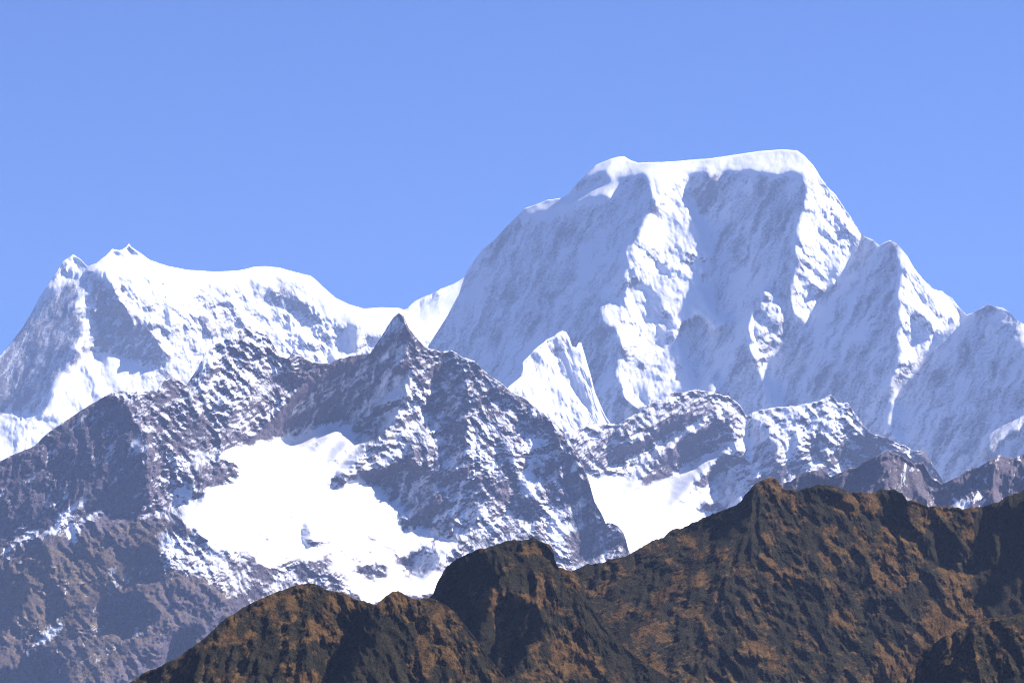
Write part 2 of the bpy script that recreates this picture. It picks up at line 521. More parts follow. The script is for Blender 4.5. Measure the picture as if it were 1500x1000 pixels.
# main massif
SM = [(560, 620), (600, 560), (627, 507), (655, 463), (672, 431), (681, 403), (695, 381), (707, 365), (725, 351), (739, 335), (755, 319), (769, 305), (784, 300), (802, 293), (823, 290),
      (833, 284), (840, 274), (858, 256), (872, 242), (893, 233), (903, 230), (914, 229), (924, 235), (935, 239), (956, 238), (1005, 235), (1040, 232), (1075, 227), (1103, 223), (1119, 221),
      (1147, 219), (1168, 221), (1178, 228), (1191, 242), (1203, 262), (1224, 286), (1241, 311), (1259, 337), (1266, 346), (1280, 352), (1288, 360), (1294, 356), (1304, 352), (1315, 358),
      (1329, 375), (1339, 393), (1353, 410), (1367, 423), (1380, 426), (1395, 437), (1406, 452), (1416, 461), (1425, 458), (1436, 452), (1448, 445), (1457, 449), (1469, 451), (1479, 458),
      (1490, 470), (1500, 475), (1540, 500), (1600, 545), (1700, 600), (1900, 690)]
CEN = [(951, 262), (955, 281), (954, 305), (947, 319), (938, 340), (928, 358), (910, 363), (917, 379), (917, 414), (912, 440), (880, 452), (876, 472), (905, 480), (907, 505), (904, 540), (915, 580), (932, 602), (960, 598), (1019, 572),
       (1007, 532), (1005, 526), (998, 491), (1001, 472), (1012, 463), (1033, 473), (1046, 490), (1068, 470), (1062, 462), (1043, 454), (1035, 438), (1028, 417), (1038, 393), (1043, 374), (1036, 358), (1028, 330), (1015, 305), (1003, 291), (1008, 256)]
RID = [(1176, 240), (1178, 284), (1173, 316), (1163, 337), (1168, 365), (1172, 380), (1161, 414), (1159, 449), (1164, 466), (1182, 472), (1196, 459), (1206, 431), (1224, 416), (1231, 400), (1245, 375), (1261, 345), (1240, 300), (1215, 262), (1190, 230)]
LOW = [(1122, 419), (1105, 449), (1094, 480), (1100, 515), (1112, 540), (1119, 555), (1121, 600), (1155, 600), (1150, 595), (1140, 574), (1129, 532), (1132, 512), (1156, 491), (1140, 445), (1130, 425)]
RPK = [(1304, 350), (1311, 361), (1322, 393), (1318, 414), (1317, 487), (1318, 515), (1310, 550), (1308, 566), (1304, 595), (1294, 622), (1318, 650), (1313, 600), (1315, 566), (1330, 555), (1357, 515), (1378, 487), (1400, 482), (1416, 463), (1400, 440), (1360, 405), (1330, 365)]
CAP = [(850, 262), (872, 235), (914, 215), (1168, 205), (1200, 240), (1190, 256), (1178, 252), (1140, 254), (1105, 248), (1060, 248), (1042, 247), (1006, 254), (1000, 262), (950, 262), (940, 256), (924, 256), (905, 258), (893, 264), (886, 250), (868, 254)]
terrain('snow_mountain', 'highest mountain, broad flat topped white summit dome above shadowed ice faces and bright ribs', 'mountain',
        SM, [(540, 700), (700, 640), (900, 680), (1100, 660), (1300, 720), (1500, 760), (1700, 800)], 17000, M_far, -.9, .75,
        facets=[
            ([(1003, 255), (1178, 255), (1170, 340), (1163, 420), (1122, 419), (1095, 480), (1060, 560), (1000, 580), (1010, 470), (1060, 460), (1035, 400), (1040, 360)], -.85, .7),
            (CEN, 1.15, .85), (RID, 1.2, .7), (LOW, 1.2, .8), (RPK, 1.2, .8),
            ([(918, 392), (935, 405), (956, 428), (975, 455), (990, 474), (972, 470), (950, 455), (948, 430), (930, 415)], -.5, .5),
            ([(1017, 370), (1030, 378), (1036, 393), (1030, 392), (1018, 380)], -.6, .5),
            (CAP, .35, 1.8),
            ([(1036, 248), (1064, 249), (1062, 258), (1056, 262), (1054, 276), (1048, 268), (1040, 266)], .7, .9),
            ([(769, 309), (784, 303), (823, 292), (860, 284), (880, 272), (905, 262), (914, 265), (908, 275), (895, 290), (880, 286), (850, 292), (823, 299), (790, 306), (776, 313)], .5, 1.6),
            ([(1339, 455), (1352, 465), (1362, 480), (1360, 495), (1350, 500), (1341, 490), (1336, 470)], -.6, .5),
            ([(1425, 498), (1431, 498), (1438, 532), (1434, 536)], .8, .8),
            ([(1488, 465), (1500, 468), (1540, 495), (1600, 560), (1520, 530), (1498, 505)], .9, .8),
            ([(1500, 600), (1469, 618), (1455, 630), (1441, 652), (1446, 675), (1456, 660), (1475, 640), (1520, 610), (1540, 590)], .7, .9),
            ([(1045, 545), (1060, 575), (1045, 585), (1028, 572)], .7, .9),
            ([(1272, 485), (1276, 500), (1272, 502), (1268, 486)], .7, .9),
        ],
        rough0=.05, kn=.24, k2=1.7, rough=[
            (CEN, .36), (RID, .55), (LOW, .75), (RPK, .5), (CAP, .14),
            ([(1178, 262), (1205, 262), (1262, 345), (1230, 395), (1200, 350), (1180, 300)], .8),
            ([(950, 350), (990, 355), (1030, 370), (1035, 400), (1000, 430), (960, 400), (935, 380)], .5),
            ([(905, 400), (945, 410), (1000, 480), (1010, 600), (905, 600)], .5),
            ([(1425, 445), (1500, 470), (1500, 500), (1440, 500)], .4),
            ([(1005, 255), (1178, 255), (1160, 330), (1010, 300)], .18),
            ([(760, 305), (910, 262), (945, 300), (900, 360), (760, 350)], .12),
        ],
        cover0=.54, cover=[  # base snow thinned so the shaded walls come out darker
            (CEN, .95), (RID, .82), (LOW, .68), (RPK, .86), (CAP, 1.5),
            ([(640, 520), (700, 400), (740, 440), (690, 540)], .56),
            ([(1005, 256), (1178, 256), (1165, 330), (1120, 420), (1060, 340), (1010, 300)], .52),
            ([(1045, 350), (1100, 400), (1090, 470), (1040, 470), (1030, 420)], .75),
            ([(1008, 290), (1060, 300), (1060, 380), (1045, 380)], .66),
            ([(760, 330), (900, 300), (950, 310), (900, 370), (800, 450), (740, 400)], .50),
            ([(820, 420), (900, 370), (900, 460), (830, 500), (740, 560), (700, 560)], .68),  # brighter band of the shaded wall, put into fuller snow
            ([(760, 300), (910, 262), (912, 280), (860, 300), (770, 325)], .95),
            ([(1180, 262), (1205, 262), (1262, 345), (1245, 375), (1200, 330)], .62),
            ([(950, 355), (990, 355), (1030, 372), (1020, 385), (980, 380), (945, 380)], .66),
            ([(905, 400), (945, 410), (1000, 480), (1010, 560), (905, 560)], .74),
            ([(1015, 400), (1030, 415), (1045, 455), (1000, 460), (980, 420)], 1.3),
            ([(1225, 420), (1280, 350), (1300, 356), (1240, 450), (1200, 480)], .66),
        ],
        xr=(570, 1900), seed=4, back=(.75, 1900), soft=2, macro=.8)

# bright pyramid in front of the main face
SP = [(690, 640), (746, 565), (757, 556), (764, 550), (766, 530), (781, 513), (802, 497), (812, 493), (816, 488), (824, 485), (829, 486), (834, 495), (838, 508), (844, 509), (847, 502), (851, 501), (857, 520), (865, 548), (872, 576), (886, 607), (895, 621), (915, 660)]
terrain('snow_spur', 'small bright white pyramid streaked with vertical rock ribs in front of the shadowed main face', 'mountain',
        SP, [(680, 740), (940, 740)], 15600, M_far, .6, .75,
        facets=[([(829, 484), (838, 512), (842, 560), (850, 640), (836, 640), (833, 540)], -.15, .6)],
        rough0=.38, cover0=.98, ks=.7, xr=(696, 910), seed=6, back=(.9, 700), stretch=4,
        cover=[([(760, 530), (781, 513), (830, 486), (845, 510), (840, 545), (800, 548), (765, 556)], .75)])

# rocky ridge on the right
SR = [(730, 700), (780, 650), (820, 632), (841, 632), (860, 622), (884, 620), (905, 623), (920, 612), (935, 605), (950, 592), (968, 584), (985, 577), (1000, 574), (1021, 571), (1035, 574), (1045, 576), (1066, 580), (1084, 592), (1093, 609), (1112, 601),
      (1140, 597), (1164, 595), (1196, 588), (1206, 584), (1217, 578), (1228, 588), (1241, 588), (1259, 613), (1273, 634), (1297, 641), (1315, 651), (1340, 660), (1353, 658), (1374, 690), (1385, 711), (1420, 740), (1500, 780)]
F2 = [(862, 697), (890, 696), (920, 702), (940, 709), (962, 705), (1000, 688), (1022, 683), (1040, 679), (1036, 692), (1021, 706), (1018, 714), (1048, 714), (1040, 724), (1046, 736), (1030, 734), (1022, 742), (1031, 755), (1060, 745), (1040, 790), (1000, 800), (900, 850), (850, 840), (850, 700)]
terrain('rock_ridge', 'grey rocky ridge dusted with snow below the great summit, behind the right hand snowfield', 'mountain ridge',
        SR, [(700, 980), (1500, 980)], 12800, M_mid, .35, .7,
        facets=[
            (F2, .6, 1.9),
            ([(895, 632), (912, 630), (918, 655), (905, 680), (893, 684), (896, 655)], -.9, .6),
            ([(905, 665), (945, 650), (1000, 610), (1050, 612), (1072, 640), (1060, 660), (1020, 684), (1000, 680), (985, 662), (960, 665), (930, 680), (905, 688)], -.65, .6),
            ([(920, 672), (960, 652), (1040, 608), (1056, 606), (1040, 625), (990, 650), (1000, 665), (985, 690), (940, 705), (910, 692)], .3, .9),
            ([(990, 662), (1005, 652), (1040, 640), (1068, 640), (1072, 650), (1050, 665), (1020, 682), (1002, 682)], -.8, .5),
            ([(1093, 620), (1112, 625), (1120, 640), (1137, 650), (1145, 680), (1140, 700), (1105, 705), (1092, 680), (1094, 650)], -.8, .5),
            ([(1040, 690), (1070, 668), (1090, 680), (1108, 704), (1080, 735), (1040, 760), (1022, 745), (1046, 735), (1048, 712)], -.5, .55),
            ([(1150, 640), (1165, 650), (1170, 690), (1155, 690)], -.6, .5),
            ([(1195, 630), (1210, 640), (1210, 680), (1190, 680)], -.6, .5),
            ([(1240, 640), (1273, 632), (1320, 648), (1375, 690), (1390, 715), (1340, 730), (1230, 690)], -.3, .5),
        ],
        rough0=.85, rough=[(F2, .06), ([(1093, 620), (1145, 650), (1140, 700), (1092, 690)], .4), ([(1040, 690), (1108, 704), (1040, 760)], .4)],
        cover0=.42, cover=[
            (F2, 1.05),
            ([(850, 624), (895, 618), (880, 640), (850, 650)], .5),
            ([(905, 680), (940, 664), (960, 650), (1040, 606), (1052, 606), (1010, 632), (985, 648), (930, 684)], .95),
            ([(1040, 580), (1070, 585), (1095, 612), (1100, 640), (1100, 670), (1085, 650), (1075, 625), (1050, 600)], .72),
            ([(1105, 605), (1115, 610), (1130, 645), (1120, 650)], 1.1),
            ([(1140, 600), (1200, 595), (1190, 640), (1170, 650), (1160, 680), (1150, 680)], .72),
            ([(1205, 600), (1235, 600), (1225, 660), (1212, 672)], .8),
            ([(1030, 690), (1070, 666), (1080, 672), (1050, 692), (1036, 705)], .9),
            ([(1250, 640), (1275, 630), (1355, 650), (1390, 710), (1390, 730), (1230, 730)], .24),
            ([(1215, 690), (1245, 680), (1246, 686), (1220, 700)], 1.1),
            ([(1040, 700), (1100, 704), (1040, 770)], .30),
            ([(1325, 660), (1346, 661), (1343, 668), (1330, 668)], 1.1),
        ],
        fields=[('snowfield', 'flat white snowfield lying between the sheer mauve buttress and the brown hill', 'snowfield', [F2], [])],
        xr=(740, 1440), seed=8, back=(.9, 900), soft=2, macro=.7, fs=.5, fine_k=1.4, iso_k=.5, strat=(-30, .4, 7))

# rocky mountain on the left and centre
SC = [(-600, 900), (-170, 760), (-60, 700), (0, 675), (21, 666), (52, 652), (70, 634), (94, 617), (119, 601), (140, 589), (161, 575), (178, 571), (196, 573), (217, 571), (230, 570), (241, 557), (255, 554), (262, 556), (273, 564), (290, 536),
      (304, 512), (322, 501), (343, 489), (352, 482), (360, 472), (368, 480), (378, 484), (392, 489), (402, 508), (408, 518), (420, 526), (430, 519), (441, 522), (458, 531), (483, 533), (500, 524), (522, 520), (542, 518), (550, 506), (564, 485), (575, 467),
      (584, 458), (591, 462), (599, 481), (610, 495), (624, 509), (645, 515), (659, 514), (676, 523), (694, 529), (715, 548), (736, 562), (753, 576), (778, 590), (795, 604), (813, 621), (825, 632), (841, 653), (850, 672), (855, 681), (862, 702), (871, 734), (881, 751), (887, 765),
      (898, 766), (906, 771), (913, 779), (917, 790), (920, 803), (926, 818), (938, 850), (952, 900), (975, 1000)]
F1 = [(400, 639), (416, 637), (431, 646), (470, 632), (505, 626), (512, 632), (520, 642), (513, 650), (526, 658), (512, 668), (503, 678), (508, 695), (506, 702), (535, 712), (554, 722), (564, 742), (582, 745), (601, 743), (586, 758), (584, 769), (598, 779),
      (629, 779), (654, 790), (668, 800), (680, 798), (661, 814), (650, 832), (660, 840), (650, 850), (636, 870), (608, 874), (590, 862), (552, 884), (528, 877), (500, 849), (470, 822), (430, 814), (399, 832), (367, 815), (336, 804), (297, 790), (266, 762), (273, 744), (301, 728), (315, 709), (353, 706), (346, 681), (329, 667), (350, 655), (367, 652), (380, 642)]
RK1 = [(585, 822), (600, 806), (622, 797), (645, 803), (652, 815), (640, 830), (612, 846), (600, 840)]
RK2 = [(486, 702), (497, 690), (506, 702), (500, 716), (488, 720)]
RK3 = [(445, 755), (455, 765), (458, 790), (478, 793), (470, 802), (450, 798), (440, 778)]
RK4 = [(520, 830), (545, 822), (570, 826), (568, 845), (545, 850), (525, 845)]
P1 = [(584, 456), (564, 485), (550, 510), (530, 525), (505, 534), (480, 545), (455, 568), (430, 590), (417, 607), (414, 635), (431, 648), (470, 634), (505, 627), (533, 606), (561, 588), (589, 571), (604, 555), (590, 545), (575, 541), (585, 525), (600, 515), (591, 490)]  # left-tilted facet shaped to hold the pinnacle's cast shadow
L8 = [(-160, 770), (0, 675), (94, 617), (160, 580), (178, 590), (196, 610), (208, 640), (212, 690), (213, 737), (196, 758), (150, 745), (110, 752), (84, 770), (66, 790), (45, 775), (0, 800), (-160, 880)]
DK = [(0, 985), (49, 951), (70, 965), (88, 1000), (110, 1060), (-160, 1060), (-160, 1050)]
terrain('rock_mountain', 'jagged grey rock mountain with a sharp dark pinnacle, streaked with snow and shadow', 'mountain',
        SC, [(-200, 1110), (1000, 1110)], 9500, M_mid, .35, .72,
        facets=[
            (F1, .9, 2.3), (L8, -.62, .65), (P1, -.85, .55),
            ([(275, 562), (290, 536), (302, 522), (308, 545), (300, 562)], -.9, .5),
            ([(400, 505), (420, 530), (470, 540), (450, 560), (420, 580), (408, 545)], -.3, .6),
            ([(503, 632), (545, 605), (596, 582), (584, 604), (560, 622), (540, 640), (512, 655), (522, 645)], -.8, .6),
            ([(632, 552), (645, 534), (660, 530), (690, 545), (682, 562), (674, 578), (678, 592), (700, 594), (682, 610), (662, 640), (642, 642), (634, 616), (622, 606), (606, 606), (620, 592), (636, 580)], -.8, .6),
            ([(592, 566), (598, 556), (618, 548), (630, 550), (633, 582), (612, 588), (600, 582)], .6, .8),
            ([(583, 612), (600, 592), (622, 585), (636, 582), (620, 600), (633, 610), (628, 626), (600, 650), (575, 670), (563, 655), (570, 632)], .9, 1.0),
            ([(535, 655), (560, 640), (562, 660), (583, 660), (580, 690), (550, 695), (508, 695), (505, 685), (525, 670)], .8, 1.1),
            ([(600, 640), (632, 614), (636, 642), (660, 645), (655, 680), (630, 700), (592, 692), (584, 680), (590, 660)], .25, .8),
            ([(675, 612), (692, 600), (720, 598), (722, 640), (745, 700), (735, 712), (700, 680), (686, 650)], .7, .9),
            ([(722, 634), (735, 640), (745, 665), (758, 700), (745, 702), (728, 672)], -.6, .5),
            ([(727, 600), (752, 602), (762, 618), (770, 642), (795, 642), (785, 662), (768, 690), (760, 690), (748, 660), (735, 630)], .8, .8),
            ([(630, 700), (655, 682), (662, 645), (678, 625), (690, 660), (702, 684), (735, 714), (700, 728), (650, 722)], -.55, .6),
            ([(746, 722), (757, 712), (768, 715), (780, 730), (800, 772), (760, 768), (746, 745)], .3, .35),
            ([(786, 700), (800, 698), (812, 712), (806, 730), (790, 728)], .5, .6),
            ([(510, 697), (535, 692), (560, 690), (580, 686), (605, 685), (622, 688), (641, 700), (640, 712), (622, 735), (600, 750), (582, 745), (600, 742), (572, 735), (558, 722), (535, 712), (512, 706)], -.8, .55),
            ([(584, 769), (610, 752), (633, 744), (682, 728), (712, 738), (700, 755), (680, 775), (660, 795), (640, 785), (598, 779)], -.7, .55),
            ([(672, 612), (680, 640), (693, 670), (715, 695), (732, 714), (697, 730), (650, 720), (655, 680), (640, 660), (650, 640)], -.5, .6),
            ([(816, 628), (822, 645), (818, 690), (810, 705), (800, 695), (774, 690), (788, 665), (803, 648)], -.9, .5),
            ([(760, 600), (800, 612), (812, 628), (795, 645), (780, 640), (765, 620)], -.6, .5),
            ([(715, 560), (735, 572), (760, 592), (740, 598), (720, 580)], -.5, .5),
            (RK1, -.7, .6), (RK2, -.3, .6), (RK3, -.4, .6), (RK4, -.3, .6),
            ([(825, 640), (862, 702), (887, 765), (880, 800), (860, 830), (840, 760), (825, 700), (820, 670)], .05, .32),
            ([(875, 765), (905, 772), (916, 790), (905, 800), (880, 805), (870, 790)], -.5, .5),
            ([(240, 690), (290, 690), (300, 700), (300, 725), (270, 740), (250, 720)], -.45, .6),
            (DK, -.9, .5),
            ([(0, 820), (40, 800), (60, 830), (20, 900), (0, 920), (-100, 900)], -.3, .6),
            ([(45, 775), (62, 790), (85, 850), (100, 905), (70, 925), (60, 870), (40, 810)], -.35, .6), ([(150, 880), (200, 870), (225, 905), (190, 930), (150, 925)], -.3, .6), ([(170, 800), (215, 790), (240, 850), (205, 850)], -.4, .6), ([(250, 930), (290, 920), (280, 960), (240, 985)], -.3, .6),
        ],
        rough0=.8, rough=[(F1, .05), (P1, .12), (L8, .32), (DK, .3), (RK1, .6), (RK2, .8), (RK3, .7), (RK4, .7),
            ([(825, 640), (862, 702), (887, 765), (880, 830), (840, 830), (835, 760), (825, 700)], .3),
            ([(-160, 800), (60, 790), (213, 757), (280, 770), (400, 830), (550, 880), (560, 1100), (-160, 1100)], .85),
            ([(510, 697), (622, 688), (640, 712), (600, 745), (558, 722)], .35),
            ([(297, 790), (336, 804), (400, 832), (430, 850), (480, 900), (330, 900), (330, 860)], .3)],
        cover0=.24, cover=[
            ([(-160, 760), (100, 760), (213, 757), (280, 765), (400, 830), (550, 880), (560, 1100), (-160, 1100)], -.26),
            (L8, .10), (P1, .46),  # snow on these shaded faces set to give their shade tone
            ([(230, 780), (300, 790), (400, 832), (500, 860), (540, 900), (400, 920), (300, 850), (240, 830)], .42),
            ([(178, 692), (140, 716), (142, 720), (180, 697)], 1.3), ([(125, 729), (100, 745), (70, 785), (78, 786), (104, 760), (127, 734)], 1.3),
            ([(50, 952), (62, 945), (90, 920), (93, 905), (70, 925), (20, 975), (10, 985)], .75),
            ([(0, 812), (30, 785), (45, 772), (60, 780), (30, 800), (10, 825)], .5),
            ([(90, 770), (108, 765), (118, 800), (112, 805), (100, 790)], .8),
            ([(240, 700), (262, 700), (285, 715), (290, 730), (262, 736), (250, 720)], .8),
            ([(236, 655), (260, 672), (285, 668), (290, 673), (262, 682), (252, 690), (246, 676)], 1.1),
            ([(275, 655), (310, 668), (350, 670), (350, 676), (305, 674), (280, 664)], 1.1),
            ([(190, 635), (200, 640), (210, 660), (203, 662)], 1.1),
            ([(300, 500), (360, 480), (400, 500), (410, 540), (420, 600), (380, 640), (330, 640), (290, 600), (280, 560)], .60),
            ([(415, 530), (450, 535), (430, 580), (418, 600), (408, 560)], .48),
            ([(515, 628), (560, 592), (590, 572), (600, 565), (594, 582), (540, 606)], 1.1),
            ([(594, 560), (632, 545), (634, 580), (600, 610), (570, 650), (520, 700), (515, 690), (560, 640)], .66),
            ([(500, 680), (530, 665), (580, 670), (580, 690), (510, 705)], .75),
            ([(583, 612), (600, 592), (636, 582), (633, 610), (600, 650), (575, 670), (563, 655)], .55), ([(535, 655), (583, 660), (580, 690), (508, 695), (505, 685)], .62),  # sunlit, partly snowy patches; their brightness is also put into the cover
            ([(592, 566), (618, 548), (633, 582), (600, 582)], .6), ([(620, 740), (700, 720), (745, 740), (745, 780), (680, 800), (620, 790)], .42),  # first outline: sunlit rocks lightened through snow cover
            ([(695, 620), (700, 650), (730, 690), (738, 710), (720, 695), (692, 665), (686, 640)], 1.0),
            ([(742, 640), (760, 680), (770, 700), (775, 730), (760, 700), (745, 670)], .95),
            ([(760, 700), (775, 690), (785, 705), (783, 728), (800, 756), (840, 770), (840, 775), (815, 778), (832, 810), (838, 825), (822, 805), (800, 775), (780, 735)], 1.35),
            ([(784, 728), (825, 738), (838, 755), (820, 765), (795, 755)], .62),
            ([(825, 640), (862, 702), (887, 765), (905, 772), (916, 790), (880, 830), (840, 825), (838, 740), (822, 700)], .18),
            ([(780, 640), (800, 650), (790, 665), (775, 690), (770, 700), (765, 660)], .85),
            ([(755, 715), (772, 712), (785, 740), (800, 770), (760, 762), (746, 740)], .2),
            ([(736, 755), (765, 765), (800, 775), (803, 780), (770, 778), (740, 762)], .75),
            ([(510, 697), (622, 688), (640, 712), (600, 745), (558, 722)], .34),
            ([(876, 835), (885, 818), (905, 800), (913, 800), (900, 825)], .8),
            (F1, 1.0), (RK1, .42), (RK2, .35), (RK3, .3), (RK4, .5),
            ([(430, 795), (445, 800), (480, 840), (470, 838)], .35), ([(505, 800), (515, 800), (560, 865), (548, 868)], .3), ([(560, 790), (570, 788), (600, 840), (596, 860), (588, 850)], .4), ([(355, 760), (366, 760), (395, 800), (385, 800)], .62), ([(520, 770), (530, 765), (560, 800), (552, 805)], .66),
            ([(470, 822), (488, 796), (498, 815), (520, 862), (508, 868), (494, 846)], .55), ([(536, 796), (548, 800), (572, 838), (566, 852), (545, 845)], .5),
            ([(400, 832), (418, 805), (428, 812), (424, 838)], .6), ([(505, 800), (512, 798), (530, 840), (535, 872), (524, 870)], .62), ([(340, 806), (352, 795), (380, 815), (372, 822)], .6),
            ([(592, 852), (602, 846), (612, 866), (606, 872)], .5), ([(612, 780), (650, 795), (640, 800), (618, 790)], .6), ([(440, 765), (470, 790), (500, 800), (480, 805), (450, 792)], .6),
            ([(360, 712), (400, 722), (420, 740), (408, 745), (380, 732)], .78), ([(425, 728), (460, 715), (470, 735), (440, 738)], .78),
        ],
        grass0=.12, grass=[([(-160, 800), (60, 790), (213, 757), (300, 800), (400, 850), (500, 880), (560, 1100), (-160, 1100)], .5),
                            ([(0, 840), (60, 800), (120, 820), (150, 860), (100, 920), (30, 930)], .7),
                            (L8, 0.0), ([(110, 790), (150, 790), (165, 830), (130, 835)], .8)],
        fields=[('snowfield', 'large bright white snowfield spilling down the middle of the grey rock mountain', 'snowfield', [F1], [RK1, RK2, RK3, RK4])],
        xr=(-560, 972), seed=5, back=(1.0, 900), soft=2, fs=.42, macro=.8, fine_k=1.5, iso_k=.6, strat=(-33, .4, 9), mmin=-.12)

# dark purple hills
SD = [(1060, 760), (1100, 730), (1140, 712), (1157, 704), (1168, 697), (1182, 690), (1206, 690), (1217, 699), (1228, 694), (1241, 686), (1255, 684), (1266, 676), (1278, 670), (1290, 665), (1304, 660), (1322, 669), (1339, 679), (1352, 676), (1364, 697), (1378, 707), (1388, 707), (1399, 700),
      (1416, 688), (1437, 683), (1451, 674), (1465, 667), (1479, 671), (1500, 665), (1540, 650), (1600, 640), (1700, 620), (1900, 680), (2150, 760)]
terrain('dark_ridge', 'low dark purple rock ridge between the brown hill and the bluish snow faces', 'mountain ridge',
        SD, [(1000, 960), (1700, 960)], 7600, M_dark, .05, .75,
        facets=[([(1200, 700), (1260, 675), (1300, 660), (1280, 690), (1250, 730), (1200, 730)], -.6, .6),
                ([(1388, 710), (1430, 685), (1465, 667), (1450, 690), (1420, 720), (1390, 735)], -.3, .6),
                ([(1160, 700), (1182, 688), (1180, 720), (1150, 730)], -.5, .6)],
        rough0=.75, cover0=.14, ks=.5, grass0=.35,
        cover=[([(1320, 680), (1335, 684), (1343, 698), (1338, 695)], .7), ([(1420, 730), (1442, 722), (1440, 730), (1425, 734)], .7), ([(1440, 695), (1460, 708), (1445, 715)], .42),
               ([(1390, 735), (1420, 738), (1425, 750), (1395, 750)], .5)],
        xr=(1070, 2150), seed=9, back=(.9, 700))

